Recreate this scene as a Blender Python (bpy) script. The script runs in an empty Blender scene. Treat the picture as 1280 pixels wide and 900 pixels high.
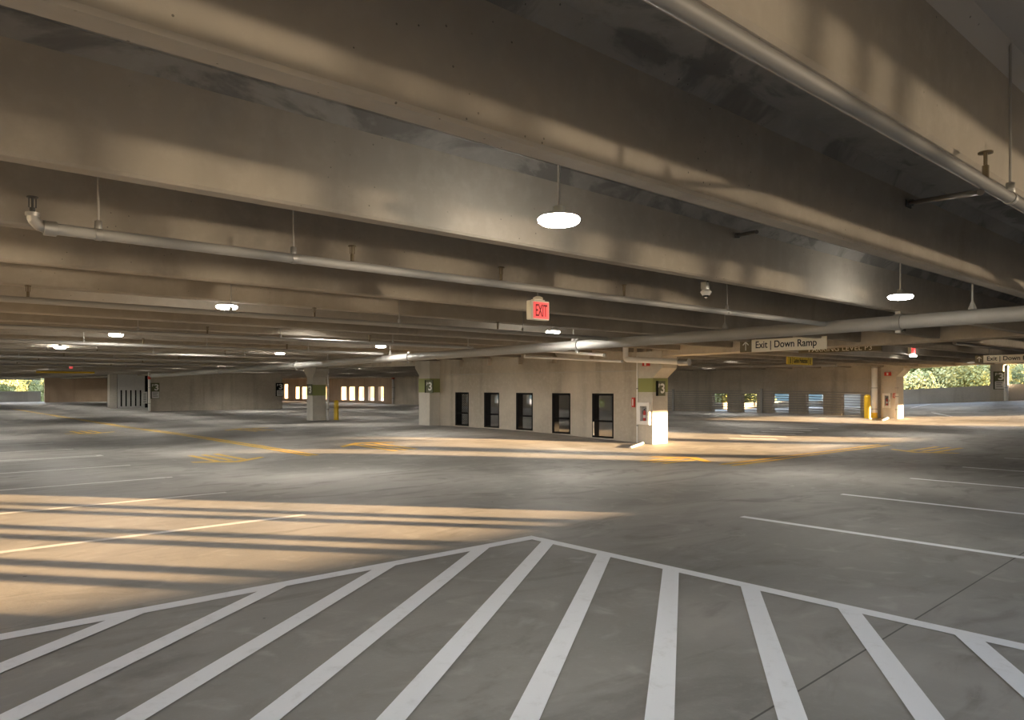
import bpy, math, random
from mathutils import Vector, Matrix
random.seed(7)
scn = bpy.context.scene
COL = scn.collection
PI = math.pi

# ------------------------------------------------------------------ camera
F, YH, H = 918.0, 484.0, 1.55            # focal length in px, horizon row, eye height
AZ = math.radians(48.235)
FW = Vector((math.cos(AZ), math.sin(AZ), 0)); RT = Vector((math.sin(AZ), -math.cos(AZ), 0))
cam_d = bpy.data.cameras.new('camera'); cam = bpy.data.objects.new('camera', cam_d); COL.objects.link(cam)
cam.location = (0, 0, H); cam.rotation_euler = (PI/2, 0, AZ - PI/2)
cam_d.sensor_width = 36; cam_d.lens = F/1280*36; cam_d.shift_y = (YH-450)/1280
cam_d.clip_end = 1500; cam_d.clip_start = .05
scn.camera = cam

def ray(px, py): return FW*F + RT*(px-640) + Vector((0, 0, YH-py))
def at(px, py, ax, val):
    "point of the place seen at a pixel of the photograph, on the plane axis ax = val"
    d = ray(px, py); c = Vector((0, 0, H)); i = 'xyz'.index(ax)
    return c + d*((val-c[i])/d[i])

def sm(t):
    t = max(0., min(1., t)); return t*t*(3-2*t)
def fz(x, y):
    "height of the drained, slightly warped floor"
    b = .17*sm((x-5)/8)*sm((y-9.5)/9)*(1-sm((y-24)/7))
    if x > 37:
        t = (x-37)/20
        b = b*(1-t) + t*max(.03, min(1., .31+(20.6-y)*.0564))
    return b

# ------------------------------------------------------------------ mesh builder
WL = {}                                   # world location of objects
class MB:
    def __init__(s): s.v = []; s.f = []; s.sm = []; s.mi = []
    def add(s, vs, fs, smooth=False, mi=0):
        b = len(s.v); s.v += [tuple(v) for v in vs]
        for f in fs: s.f.append([b+i for i in f]); s.sm.append(smooth); s.mi.append(mi)
        return s
    def box(s, x0, x1, y0, y1, z0, z1, mi=0):
        return s.add([(x0,y0,z0),(x1,y0,z0),(x1,y1,z0),(x0,y1,z0),(x0,y0,z1),(x1,y0,z1),(x1,y1,z1),(x0,y1,z1)],
              [(0,3,2,1),(4,5,6,7),(0,1,5,4),(1,2,6,5),(2,3,7,6),(3,0,4,7)], mi=mi)
    def tube(s, p, q, r, r2=None, n=14, cap=True):
        p = Vector(p); q = Vector(q); r2 = r if r2 is None else r2
        d = (q-p).normalized(); a = d.orthogonal().normalized(); b = d.cross(a)
        ring = [(math.cos(2*PI*i/n), math.sin(2*PI*i/n)) for i in range(n)]
        A = [p+a*c*r+b*t*r for c, t in ring]; B = [q+a*c*r2+b*t*r2 for c, t in ring]
        s.add(A+B, [(i, (i+1) % n, n+(i+1) % n, n+i) for i in range(n)], True)
        if cap:
            s.add(A, [tuple(range(n))[::-1]]); s.add(B, [tuple(range(n))])
        return s
    def path(s, pts, r, n=14):
        for a, b in zip(pts[:-1], pts[1:]): s.tube(a, b, r, n=n)
        for p in pts[1:-1]: s.ball(p, r, n)
        return s
    def ball(s, c, r, n=12, sx=1, sy=1, sz=1):
        m = n//2; vs = []; fs = []
        for j in range(m+1):
            ph = PI*j/m
            for i in range(n):
                vs.append((c[0]+r*sx*math.sin(ph)*math.cos(2*PI*i/n), c[1]+r*sy*math.sin(ph)*math.sin(2*PI*i/n), c[2]+r*sz*math.cos(ph)))
        for j in range(m):
            for i in range(n): fs.append((j*n+i, (j+1)*n+i, (j+1)*n+(i+1) % n, j*n+(i+1) % n))
        return s.add(vs, fs, True)
    def lathe(s, c, prof, n=28):
        vs = []; fs = []
        for r, z in prof:
            for i in range(n): vs.append((c[0]+r*math.cos(2*PI*i/n), c[1]+r*math.sin(2*PI*i/n), c[2]+z))
        for j in range(len(prof)-1):
            for i in range(n): fs.append((j*n+i, j*n+(i+1) % n, (j+1)*n+(i+1) % n, (j+1)*n+i))
        return s.add(vs, fs, True)
    def prism(s, poly, ax, a0, a1):
        "poly: the other two coordinates in x,y,z order"
        n = len(poly)
        def mk(u, w, a): return {'x': (a, u, w), 'y': (u, a, w), 'z': (u, w, a)}[ax]
        vs = [mk(u, w, a0) for u, w in poly] + [mk(u, w, a1) for u, w in poly]
        return s.add(vs, [tuple(range(n))[::-1], tuple(range(n, 2*n))] + [(i, (i+1) % n, n+(i+1) % n, n+i) for i in range(n)])
    def obeam(s, p, q, w, h):
        "rectangular bar from p to q, w wide sideways and h high"
        p = Vector(p); q = Vector(q); d = (q-p).normalized()
        u = Vector((0, 0, 1)) if abs(d.z) < .95 else Vector((1, 0, 0))
        a = d.cross(u).normalized()*w/2; b = a.cross(d).normalized()*h/2
        vs = [p-a-b, p+a-b, p+a+b, p-a+b, q-a-b, q+a-b, q+a+b, q-a+b]
        return s.add(vs, [(0,3,2,1),(4,5,6,7),(0,1,5,4),(1,2,6,5),(2,3,7,6),(3,0,4,7)])
    def build(s, name, mat, parent=None, bevel=0, recalc=True):
        me = bpy.data.meshes.new(name)
        if parent is None:
            xs = [v[0] for v in s.v]; ys = [v[1] for v in s.v]
            org = Vector(((min(xs)+max(xs))/2, (min(ys)+max(ys))/2, min(v[2] for v in s.v)))
        else: org = WL[parent.name]
        me.from_pydata([tuple(Vector(v)-org) for v in s.v], [], s.f)
        for m in (mat if isinstance(mat, (list, tuple)) else [mat]): me.materials.append(m)
        for p, k, i in zip(me.polygons, s.sm, s.mi): p.use_smooth = k; p.material_index = i
        if recalc:
            import bmesh
            b = bmesh.new(); b.from_mesh(me); bmesh.ops.recalc_face_normals(b, faces=b.faces); b.to_mesh(me); b.free()
        me.update()
        o = bpy.data.objects.new(name, me); COL.objects.link(o)
        if parent is None: o.location = org
        else: o.parent = parent
        WL[o.name] = org
        if bevel:
            m = o.modifiers.new('bevel', 'BEVEL'); m.width = bevel; m.segments = 2; m.limit_method = 'ANGLE'
        return o

def thing(name, loc, label, cat, group=None):
    o = bpy.data.objects.new(name, None); COL.objects.link(o); o.location = loc; WL[o.name] = Vector(loc)
    o.empty_display_size = .1
    return tag(o, label, cat, group)
def tag(o, label, cat, group=None):
    o['label'] = label; o['category'] = cat
    if group: o['group'] = group
    return o
def struct(o, label=None):
    o['kind'] = 'structure'
    if label: o['label'] = label
    return o

FACE = {'-x': ((0,-1,0), (0,0,1), (-1,0,0)), '-y': ((1,0,0), (0,0,1), (0,-1,0)), '+z': ((1,0,0), (0,1,0), (0,0,1))}
def text(name, body, mat, parent, centre, face, height, width=None, ext=.002, bold=.0):
    "raised lettering, its box centred at centre"
    c = bpy.data.curves.new(name, 'FONT'); c.body = body; c.size = 1; c.extrude = ext/height*.7; c.offset = bold
    c.align_x = 'LEFT'; c.materials.append(mat)
    o = bpy.data.objects.new(name, c); COL.objects.link(o)
    bpy.context.view_layer.update()
    bb = [Vector(b) for b in o.bound_box]
    x0 = min(b.x for b in bb); x1 = max(b.x for b in bb); y0 = min(b.y for b in bb); y1 = max(b.y for b in bb)
    sy = height/(y1-y0); sx = sy if width is None else width/(x1-x0)
    X, Y, Z = [Vector(v) for v in FACE[face]]
    pos = Vector(centre) - X*sx*(x0+x1)/2 - Y*sy*(y0+y1)/2
    org = WL[parent.name]
    m = Matrix.Translation(pos-org) @ Matrix((X, Y, Z)).transposed().to_4x4() @ Matrix.Diagonal((sx, sy, sy, 1))
    me = bpy.data.meshes.new_from_object(o.evaluated_get(bpy.context.evaluated_depsgraph_get()))
    bpy.data.objects.remove(o); bpy.data.curves.remove(c); me.name = name
    o = bpy.data.objects.new(name, me); COL.objects.link(o)
    o.parent = parent; o.matrix_local = m
    WL[o.name] = org
    return o

# ------------------------------------------------------------------ materials
def nmat(name):
    m = bpy.data.materials.new(name); m.use_nodes = True
    nt = m.node_tree; b = nt.nodes['Principled BSDF']; return m, nt, b
def flat(name, col, rough=.5, metal=0., emit=0., spec=.5, var=.06):
    m, nt, b = nmat(name)
    N = nt.nodes.new; L = nt.links.new
    g = N('ShaderNodeNewGeometry'); n = N('ShaderNodeTexNoise'); n.inputs['Scale'].default_value = 6; n.inputs['Detail'].default_value = 5
    L(g.outputs['Position'], n.inputs['Vector'])
    r = N('ShaderNodeMix'); r.data_type = 'RGBA'
    r.inputs[6].default_value = tuple(c*(1-var) for c in col)+(1,); r.inputs[7].default_value = tuple(min(1, c*(1+var)) for c in col)+(1,)
    L(n.outputs['Fac'], r.inputs[0]); L(r.outputs[2], b.inputs['Base Color'])
    b.inputs['Roughness'].default_value = rough; b.inputs['Metallic'].default_value = metal
    b.inputs['Specular IOR Level'].default_value = spec
    if emit:
        b.inputs['Emission Color'].default_value = tuple(col)+(1,); b.inputs['Emission Strength'].default_value = emit
    return m
def math_node(nt, op, a, b=None, c=None):
    n = nt.nodes.new('ShaderNodeMath'); n.operation = op
    for i, v in enumerate((a, b, c)):
        if v is None: continue
        if isinstance(v, (int, float)): n.inputs[i].default_value = v
        else: nt.links.new(v, n.inputs[i])
    return n.outputs[0]
def mix(nt, fac, a, b, mode='MIX'):
    n = nt.nodes.new('ShaderNodeMix'); n.data_type = 'RGBA'; n.blend_type = mode
    for i, v in ((0, fac), (6, a), (7, b)):
        if isinstance(v, (int, float)): n.inputs[i].default_value = v
        elif isinstance(v, tuple): n.inputs[i].default_value = v + ((1,) if len(v) == 3 else ())
        else: nt.links.new(v, n.inputs[i])
    return n.outputs[2]
def noise(nt, vec, scale, detail=4, dist=0., rough=.5):
    n = nt.nodes.new('ShaderNodeTexNoise'); n.inputs['Scale'].default_value = scale; n.inputs['Detail'].default_value = detail
    n.inputs['Distortion'].default_value = dist; n.inputs['Roughness'].default_value = rough
    nt.links.new(vec, n.inputs['Vector']); return n.outputs['Fac']
def ramp(nt, fac, a, b):
    n = nt.nodes.new('ShaderNodeMapRange'); n.interpolation_type = 'SMOOTHSTEP'
    nt.links.new(fac, n.inputs[0]); n.inputs[1].default_value = a; n.inputs[2].default_value = b; return n.outputs[0]
def scaled(nt, vec, s, loc=(0,0,0)):
    n = nt.nodes.new('ShaderNodeMapping'); n.inputs['Scale'].default_value = s; n.inputs['Location'].default_value = loc
    nt.links.new(vec, n.inputs['Vector']); return n.outputs[0]

def concrete(name, col, dark, streak=.5, holes=True, smoke=False, rough=.85, boards=0):
    m, nt, b = nmat(name); L = nt.links.new
    pos = nt.nodes.new('ShaderNodeNewGeometry').outputs['Position']
    big = noise(nt, pos, .45, 5, .6); fine = noise(nt, pos, 9, 8, 0, .65)
    c = mix(nt, ramp(nt, big, .3, .72), dark, col)
    if streak:
        sv = scaled(nt, pos, (1.3, 1.3, .09)); st = noise(nt, sv, 1.6, 4, .3)
        c = mix(nt, math_node(nt, 'MULTIPLY', ramp(nt, st, .5, .75), streak), c, tuple(x*.62 for x in dark))
    c = mix(nt, math_node(nt, 'MULTIPLY', ramp(nt, fine, .42, .75), .22), c, tuple(min(1, x*1.3) for x in col))
    if smoke:
        sv = scaled(nt, pos, (.8, 1.5, 1)); s1 = noise(nt, sv, 1.25, 6, 1.6, .6)
        yy = nt.nodes.new('ShaderNodeSeparateXYZ'); L(pos, yy.inputs[0]); far = ramp(nt, yy.outputs[1], .95, 1.25)
        c = mix(nt, far, tuple(x*1.25 for x in col), c)
        c = mix(nt, math_node(nt, 'MULTIPLY', math_node(nt, 'MULTIPLY', ramp(nt, s1, .47, .58), far), .62), c, tuple(x*.42 for x in dark))
    if holes:
        v = nt.nodes.new('ShaderNodeTexVoronoi'); v.inputs['Scale'].default_value = 15; L(pos, v.inputs['Vector'])
        h = math_node(nt, 'MULTIPLY', math_node(nt, 'LESS_THAN', v.outputs['Distance'], .07), ramp(nt, noise(nt, pos, 1.1, 2), .48, .6))
        c = mix(nt, math_node(nt, 'MULTIPLY', h, .75), c, tuple(x*.25 for x in dark))
    L(c, b.inputs['Base Color']); b.inputs['Roughness'].default_value = rough; b.inputs['Specular IOR Level'].default_value = .3
    bp = nt.nodes.new('ShaderNodeBump'); bp.inputs['Strength'].default_value = .12; bp.inputs['Distance'].default_value = .01
    L(fine, bp.inputs['Height']); L(bp.outputs[0], b.inputs['Normal'])
    return m

M = {}
M['tee'] = concrete('tee_concrete', (.34, .305, .255), (.24, .215, .185), .35, True, False)
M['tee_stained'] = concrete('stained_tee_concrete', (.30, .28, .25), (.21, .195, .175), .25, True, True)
M['tee_near'] = concrete('near_tee_concrete', (.36, .32, .265), (.28, .25, .21), .3, True, False)
M['wall'] = concrete('wall_concrete', (.56, .50, .41), (.42, .37, .30), .6, True)
M['wall_brown'] = concrete('brown_wall_concrete', (.50, .38, .27), (.40, .30, .21), .5, True)
M['wall_sunny'] = concrete('ochre_wall', (.20, .14, .08), (.15, .10, .06), .3, False)
M['wall_pale'] = concrete('pale_wall_concrete', (.52, .48, .42), (.42, .39, .34), .3, True)
M['column'] = concrete('column_concrete', (.60, .56, .49), (.48, .45, .39), .3, True)
M['parapet'] = concrete('parapet_concrete', (.62, .61, .58), (.50, .49, .47), .4, True)

def floor_mat():
    m, nt, b = nmat('floor_concrete'); L = nt.links.new
    pos = nt.nodes.new('ShaderNodeNewGeometry').outputs['Position']
    sep = nt.nodes.new('ShaderNodeSeparateXYZ'); L(pos, sep.inputs[0])
    sw = scaled(nt, pos, (.55, 1.2, 1)); big = noise(nt, pos, .28, 6, 1.2); swirl = noise(nt, sw, 1.1, 7, 1.8, .6)
    fine = noise(nt, pos, 22, 8, 0, .7); mid = noise(nt, pos, 3, 5, .8)
    c = mix(nt, ramp(nt, big, .3, .7), (.195, .187, .172), (.325, .31, .287))
    c = mix(nt, math_node(nt, 'MULTIPLY', ramp(nt, swirl, .5, .7), .7), c, (.155, .147, .133))
    c = mix(nt, math_node(nt, 'MULTIPLY', ramp(nt, mid, .54, .76), .45), c, (.39, .375, .35))
    c = mix(nt, math_node(nt, 'MULTIPLY', ramp(nt, fine, .5, .8), .25), c, (.40, .375, .335))
    # broom and trowel arcs
    wv = nt.nodes.new('ShaderNodeTexWave'); wv.wave_type = 'RINGS'; wv.inputs['Scale'].default_value = .33; wv.inputs['Distortion'].default_value = 7
    wv.inputs['Detail'].default_value = 4; L(pos, wv.inputs['Vector'])
    c = mix(nt, math_node(nt, 'MULTIPLY', ramp(nt, wv.outputs['Fac'], .8, 1.), .16), c, (.16, .15, .135))
    # dark specks
    v = nt.nodes.new('ShaderNodeTexVoronoi'); v.inputs['Scale'].default_value = 1.3; L(pos, v.inputs['Vector'])
    c = mix(nt, math_node(nt, 'MULTIPLY', math_node(nt, 'LESS_THAN', v.outputs['Distance'], .022), .8), c, (.05, .05, .045))
    # slab joints running along x
    for y0, k, w, a in ((1.73, .0256, .006, .9), (5.68, .006, .004, .4)):
        d = math_node(nt, 'ABSOLUTE', math_node(nt, 'SUBTRACT', math_node(nt, 'SUBTRACT', sep.outputs[1], math_node(nt, 'MULTIPLY', sep.outputs[0], k)), y0))
        c = mix(nt, math_node(nt, 'MULTIPLY', math_node(nt, 'LESS_THAN', d, w), a), c, (.05, .047, .042))
    L(c, b.inputs['Base Color'])
    r = nt.nodes.new('ShaderNodeMapRange'); L(swirl, r.inputs[0]); r.inputs[3].default_value = .5; r.inputs[4].default_value = .72
    L(r.outputs[0], b.inputs['Roughness']); b.inputs['Specular IOR Level'].default_value = .4
    bp = nt.nodes.new('ShaderNodeBump'); bp.inputs['Strength'].default_value = .5; bp.inputs['Distance'].default_value = .005
    L(fine, bp.inputs['Height']); L(bp.outputs[0], b.inputs['Normal'])
    return m
M['floor'] = floor_mat()

def paint(name, col, wear=.3):
    m, nt, b = nmat(name); L = nt.links.new
    pos = nt.nodes.new('ShaderNodeNewGeometry').outputs['Position']
    n = noise(nt, pos, 7, 8, .3, .7)
    c = mix(nt, math_node(nt, 'MULTIPLY', ramp(nt, n, .52, .72), wear), col, (.30, .285, .26))
    L(c, b.inputs['Base Color']); b.inputs['Roughness'].default_value = .6; return m
M['white_paint'] = paint('white_road_paint', (.74, .75, .77), .22)
M['thin_paint'] = paint('worn_white_paint', (.58, .57, .55), .6)
M['yellow_paint'] = paint('yellow_road_paint', (.60, .37, .04), .45)
M['pipe'] = flat('painted_steel_pipe', (.28, .27, .25), .5, 0)
M['steel'] = flat('galvanised_steel', (.33, .32, .30), .45, .7)
M['brass'] = flat('dull_brass', (.10, .075, .04), .5, .5)
M['pipe_dark'] = flat('dull_steel_pipe', (.17, .16, .145), .55, 0)
M['dark'] = flat('dark_steel', (.035, .033, .03), .5, .3)
M['black'] = flat('black_steel', (.008, .008, .008), .8, spec=.15)
M['white'] = flat('white_plastic', (.72, .70, .66), .45)
M['pvc'] = flat('white_pipe', (.74, .72, .68), .4)
M['yellow'] = flat('bollard_yellow', (.72, .46, .02), .45)
M['red'] = flat('fire_red', (.55, .035, .02), .4)
M['green'] = flat('olive_green_paint', (.26, .28, .10), .7)
M['olive'] = flat('dark_olive_panel', (.105, .11, .052), .5)
M['brown_sign'] = flat('bronze_sign_panel', (.13, .105, .05), .5)
M['cream'] = flat('cream_sign_panel', (.88, .82, .68), .5)
M['ysign'] = flat('yellow_sign_panel', (.60, .46, .05), .5)
M['ink'] = flat('black_ink', (.015, .015, .015), .6)
M['white_ink'] = flat('white_ink', (.80, .79, .74), .6)
M['paper'] = flat('notice_paper', (.62, .61, .57), .6)
M['bark'] = flat('bark', (.10, .075, .05), .9, var=.3)
M['lens'] = flat('lamp_lens', (1., .96, .88), .4, 0, 180, var=0)
M['lens_far'] = flat('lamp_lens_bright', (1., .95, .86), .4, 0, 420, var=0)
M['rim'] = flat('lamp_lens_rim', (1., .96, .88), .4, 0, 170, var=0)
M['fill_lens'] = flat('added_fill_lamp_lens', (1., .94, .84), .4, 0, 270, var=0)  # lens glow of the added fill lamps
M['exit_red'] = flat('lit_exit_face', (1., .10, .10), .4, 0, .75)
M['exit_ink'] = flat('exit_letters', (.25, .01, .012), .5)
M['grey'] = flat('grey_box', (.30, .30, .28), .5)
m_, nt_, b_ = nmat('cabinet_glass'); M['glass'] = m_
tr_ = nt_.nodes.new('ShaderNodeBsdfTransparent'); gl_ = nt_.nodes.new('ShaderNodeBsdfGlossy'); mx_ = nt_.nodes.new('ShaderNodeMixShader')
gl_.inputs['Roughness'].default_value = .05; mx_.inputs[0].default_value = .06
nt_.links.new(tr_.outputs[0], mx_.inputs[1]); nt_.links.new(gl_.outputs[0], mx_.inputs[2]); nt_.links.new(mx_.outputs[0], nt_.nodes['Material Output'].inputs[0])

def leaf_mat(name, a, b2):
    m, nt, b = nmat(name); L = nt.links.new
    pos = nt.nodes.new('ShaderNodeNewGeometry').outputs['Position']
    c = mix(nt, ramp(nt, noise(nt, pos, .5, 3), .35, .65), a, b2)
    L(c, b.inputs['Base Color']); b.inputs['Roughness'].default_value = .75; b.inputs['Specular IOR Level'].default_value = .2
    return m
M['leaf1'] = leaf_mat('pale_leaves', (.23, .245, .105), (.35, .345, .165))
M['leaf2'] = leaf_mat('green_leaves', (.12, .15, .065), (.22, .23, .10))
M['forest'] = leaf_mat('distant_forest', (.028, .046, .050), (.045, .066, .062))
M['ground'] = leaf_mat('outside_ground', (.16, .17, .08), (.24, .22, .12))

# ------------------------------------------------------------------ floor and outside ground
mb = MB()
XS = [-5.2] + [i for i in range(-4, 37)] + [37.2]; YS = [-3.5] + [i for i in range(-3, 92)] + [92.4]
def grid(mb, XS, YS):
    nx = len(XS); ny = len(YS)
    mb.add([(x, y, fz(x, y)) for y in YS for x in XS], [(j*nx+i, j*nx+i+1, (j+1)*nx+i+1, (j+1)*nx+i) for j in range(ny-1) for i in range(nx-1)], True)
grid(mb, XS, YS)
XE = [37.2] + [i for i in range(38, 58)] + [57.6]; YE = [-3.5] + [i for i in range(-3, 28)]
grid(mb, XE, YE)
mb.box(-5.2, 37.2, -3.5, 92.4, -.5, -.05); mb.box(37.2, 57.6, -3.5, 27, -.5, -.05)
struct(mb.build('floor', M['floor'], recalc=False), 'grey concrete parking deck floor with swirled trowel marks')
mb = MB(); mb.box(37.2, 66, 46, 96, -.5, .0)
struct(mb.build('outside_terrace', M['wall_brown']))
mb = MB(); mb.add([(-300, -3, -3), (400, -3, -3), (400, 400, -3), (-300, 400, -3)], [(0, 1, 2, 3)])
struct(mb.build('outside_ground', M['ground'], recalc=False))

# ------------------------------------------------------------------ ceiling: double tees, girders, roof slab
TEE_Z = 2.5
def tee_mesh(name, stems, x0, x1, y0, y1, mat, dz=0):
    mb = MB(); z = TEE_Z+dz
    mb.box(x0, x1, y0+.008, y1-.008, z+.555, z+.66, mi=1)
    for c in stems:
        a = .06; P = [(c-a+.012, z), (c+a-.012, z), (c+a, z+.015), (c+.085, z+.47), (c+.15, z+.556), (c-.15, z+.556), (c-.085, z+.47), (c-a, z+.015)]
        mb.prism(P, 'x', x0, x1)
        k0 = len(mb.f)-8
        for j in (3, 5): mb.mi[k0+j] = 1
    return struct(mb.build(name, [mat, M['tee_stained'] if mat is M['tee_near'] else mat]))
M['tee_plain'] = M['tee_near']
first = tee_mesh('ceiling_tee', (-.44, 1.085), -5, 15.78, -1.62, 1.40, M['tee_near'])
first['label'] = 'concrete double tee overhead, nearest the camera'
second = tee_mesh('ceiling_tee', (2.16, 3.675), -5, 15.78, 1.40, 4.43, M['tee_near'])
bay1 = tee_mesh('ceiling_tee', (5.19, 6.705), -5, 15.78, 4.43, 7.46, M['tee'])
k = 1
while 4.43+3.03*k < 90:
    o = bay1.copy(); COL.objects.link(o); o.location.y += 3.03*k; k += 1
bay2 = tee_mesh('ceiling_tee', (2.16, 3.675), 16.52, 36.3, 1.40, 4.43, M['tee'])
for k in range(1, 29):
    o = bay2.copy(); COL.objects.link(o); o.location.y += 3.03*k
bay3 = tee_mesh('ceiling_tee', (2.16, 3.675), 37.1, 57, 1.40, 4.43, M['tee'], .75)
for k in range(1, 8):
    o = bay3.copy(); COL.objects.link(o); o.location.y += 3.03*k
mb = MB(); mb.box(-5.2, 37.2, -3.5, 92.4, 3.17, 3.4); mb.box(37.2, 57.6, -3.5, 27, 3.93, 4.1); mb.box(37.1, 37.3, -3.5, 27, 3.1, 4.0)
struct(mb.build('ceiling_slab', M['tee']))

def girder(name, x0, x1, pts, ztop=3.16, mat=None):
    "beam along y; pts = (y, soffit z)"
    mb = MB()
    for (y0, z0), (y1, z1) in zip(pts[:-1], pts[1:]):
        vs = [(x0,y0,z0),(x1,y0,z0),(x1,y1,z1),(x0,y1,z1),(x0,y0,ztop),(x1,y0,ztop),(x1,y1,ztop),(x0,y1,ztop)]
        mb.add(vs, [(0,3,2,1),(4,5,6,7),(0,1,5,4),(1,2,6,5),(2,3,7,6),(3,0,4,7)])
    return struct(mb.build(name, mat or M['wall']))
girder('ceiling_beam', 15.8, 16.5, [(-3.3, 2.56), (3.5, 2.49), (12.1, 2.37)])
girder('ceiling_beam', 15.8, 16.5, [(22.5, 2.37), (31, 2.42), (50, 2.42), (92, 2.40)])
girder('ceiling_beam', 36.4, 37.1, [(-3.3, 2.70), (8.7, 2.62), (13.3, 2.42)])
girder('ceiling_beam', 36.4, 37.1, [(13.3, 2.42), (92, 2.42)])
girder('ceiling_beam', 57, 57.5, [(-3.3, 3.2), (27, 3.0)], 4.0)

# ------------------------------------------------------------------ walls
def wall_open(name, ax, pos, th, a0, a1, z0, z1, holes, mat, label=None):
    "wall in the plane ax=pos..pos+th, from a0 to a1 along the other axis; holes = (b0, b1, zlo, zhi)"
    mb = MB()
    def bx(b0, b1, zz0, zz1):
        if b1-b0 < 1e-4 or zz1-zz0 < 1e-4: return
        if ax == 'x': mb.box(pos, pos+th, b0, b1, zz0, zz1)
        else: mb.box(b0, b1, pos, pos+th, zz0, zz1)
    c = a0
    for b0, b1, zl, zh in sorted(holes):
        bx(c, b0, z0, z1); bx(b0, b1, z0, zl); bx(b0, b1, zh, z1); c = b1
    bx(c, a1, z0, z1)
    return struct(mb.build(name, mat), label)

# the wall with five mesh screens
PXO = ((569,586,490.5,536), (605,624,490.5,539), (645,666,491,543), (690,713,491,547), (740,767,491,551))
OPEN = []
for a, b, t, bt in PXO:
    y1 = at(a, t, 'x', 15.8).y; y0 = at(b, t, 'x', 15.8).y
    OPEN.append((y0, y1, fz(15.8, (y0+y1)/2)+.03, 1.375))
EXTRA = []
for a, b, t_, b_2 in ((577, 584.5, 494, 503), (612, 622, 493.5, 504), (652, 663, 494, 505), (744, 756, 499, 509)):
    EXTRA.append((at(b, t_, 'x', 36.5).y, at(a, t_, 'x', 36.5).y, at(a, b_2, 'x', 36.5).z, at(a, t_, 'x', 36.5).z))
wc = wall_open('wall_center', 'x', 15.8, .28, 12.6, 21.9, -.1, 3.16, OPEN, M['wall'], 'tan concrete wall with five dark framed openings')
mb = MB(); mb.box(15.775, 15.8, 12.6, 21.6, 1.98, 2.01); struct(mb.build('trim_1', M['wall_pale'], wc))
mb = MB()
for k in range(8):
    yc = 2.16+1.515*(7+k)
    if 12.8 < yc < 21.7: mb.box(15.62, 15.8, yc-.12, yc+.12, 2.28, 2.499)
struct(mb.build('corbel', M['wall'], wc))

# wall with low openings beside the second column line
PXR = ((772,802), (890,909), (927,946), (965,986), (1007.5,1029), (1052,1075.5))
RO = []
for a, b in PXR:
    y1 = at(a, 492, 'x', 36.5).y; y0 = at(b, 492, 'x', 36.5).y
    RO.append((y0, y1, fz(36.5, (y0+y1)/2)+.02, 1.21))
RO += [e_ for e_ in EXTRA if e_[1] < 33]
wr = wall_open('wall_right', 'x', 36.5, .3, 14.35, 33, -.1, 3.16, RO, M['wall'], 'tan concrete wall with square low openings behind the cable barrier')
mb = MB(); mb.box(36.47, 36.5, 14.4, 33, 1.88, 1.91); struct(mb.build('trim_2', M['wall_pale'], wr))
# far wall with bright windows
PXF = ((356,360), (370,374.5), (378,384), (400,411), (427,433), (437,443.5), (449,455), (460,467.5), (473,479.5))
FO = []
for a, b in PXF:
    y1 = at(a, 492, 'x', 37.).y; y0 = at(b, 492, 'x', 37.).y
    FO.append((y0, y1, .25, 1.6 if a > 360 else 1.9))
wall_open('wall_far', 'x', 37., .3, 58, 92, -.1, 3.16, FO, M['wall_brown'], 'far tan wall with a row of bright openings')
wall_open('wall_far_side', 'x', 37., .3, 33, 58, -.1, 3.16, [e_ for e_ in EXTRA if e_[0] > 33.05], M['wall'])
wl = wall_open('wall_left', 'y', 50.4, .4, 14.05, 22.85, -.1, 3.16, [], M['wall'], 'long blank concrete wall beyond the parking stalls')
wall_open('wall_ramp', 'y', 58., .3, 37.05, 41.5, -.1, 3.0, [], M['wall'], 'concrete wall end with a white pipe and level sign')
wall_open('wall_back', 'y', 88., .3, 14.4, 23, -.1, 3.16, [], M['wall_brown'], 'distant brown concrete wall')
wall_open('wall_back', 'y', 92., .3, 23, 37, -.1, 3.16, [], M['wall_brown'])
SL = []
for k in range(5):
    c = at(148.5+6.0*k+3.2, 490, 'y', 60).x; SL.append((c-.055, c+.062, .12, 1.33))
wg = wall_open('wall_slotted', 'y', 60, .08, at(147, 490, 'y', 60).x, at(181, 490, 'y', 60).x, -.1, 2.6, SL, M['parapet'], 'pale wall with five tall dark slots')
wall_open('slot_shade_sheet', 'y', 60.09, .2, 14.45, 16.6, -.1, 2.6, [], M['black'])  # black sheet put behind the slots to stand in for their darkness
# perimeter parapets
mb = MB(); mb.box(-5.2, 14.7, 92, 92.25, -.3, 1.12); mb.box(-5.2, 14.7, 92, 92.25, 2.32, 3.16)
struct(mb.build('wall_north', M['parapet']), 'distant concrete parapet')
mb = MB(); mb.box(57, 57.3, -3.5, 27, -.5, 0); 
mb.box(57, 57.3, -3.5, 8.8, -.3, 4.0)  # full-height stretch out of view, added to block the low sun
for y0, y1 in ((8.8, 27),):
    n = 12
    for i in range(n):
        ya = y0+(y1-y0)*i/n; yb = y0+(y1-y0)*(i+1)/n; za = fz(57, ya)+1.07; zb = fz(57, yb)+1.07
        mb.add([(57,ya,-.1),(57.25,ya,-.1),(57.25,yb,-.1),(57,yb,-.1),(57,ya,za),(57.25,ya,za),(57.25,yb,zb),(57,yb,zb)],
               [(0,3,2,1),(4,5,6,7),(0,1,5,4),(1,2,6,5),(2,3,7,6),(3,0,4,7)])
struct(mb.build('wall_east', M['parapet']), 'pale concrete parapet with trees behind')
mb = MB(); mb.box(-5.2, -5, -3.5, 92, -.3, 1.1); mb.box(-5.2, -5, -3.5, 92, 2.5, 3.16)
for k in range(10): mb.box(-5.2, -4.6, -3.3+9.1*k, -2.7+9.1*k, 0, 3.16)
struct(mb.build('wall_west', M['parapet']))
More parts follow.
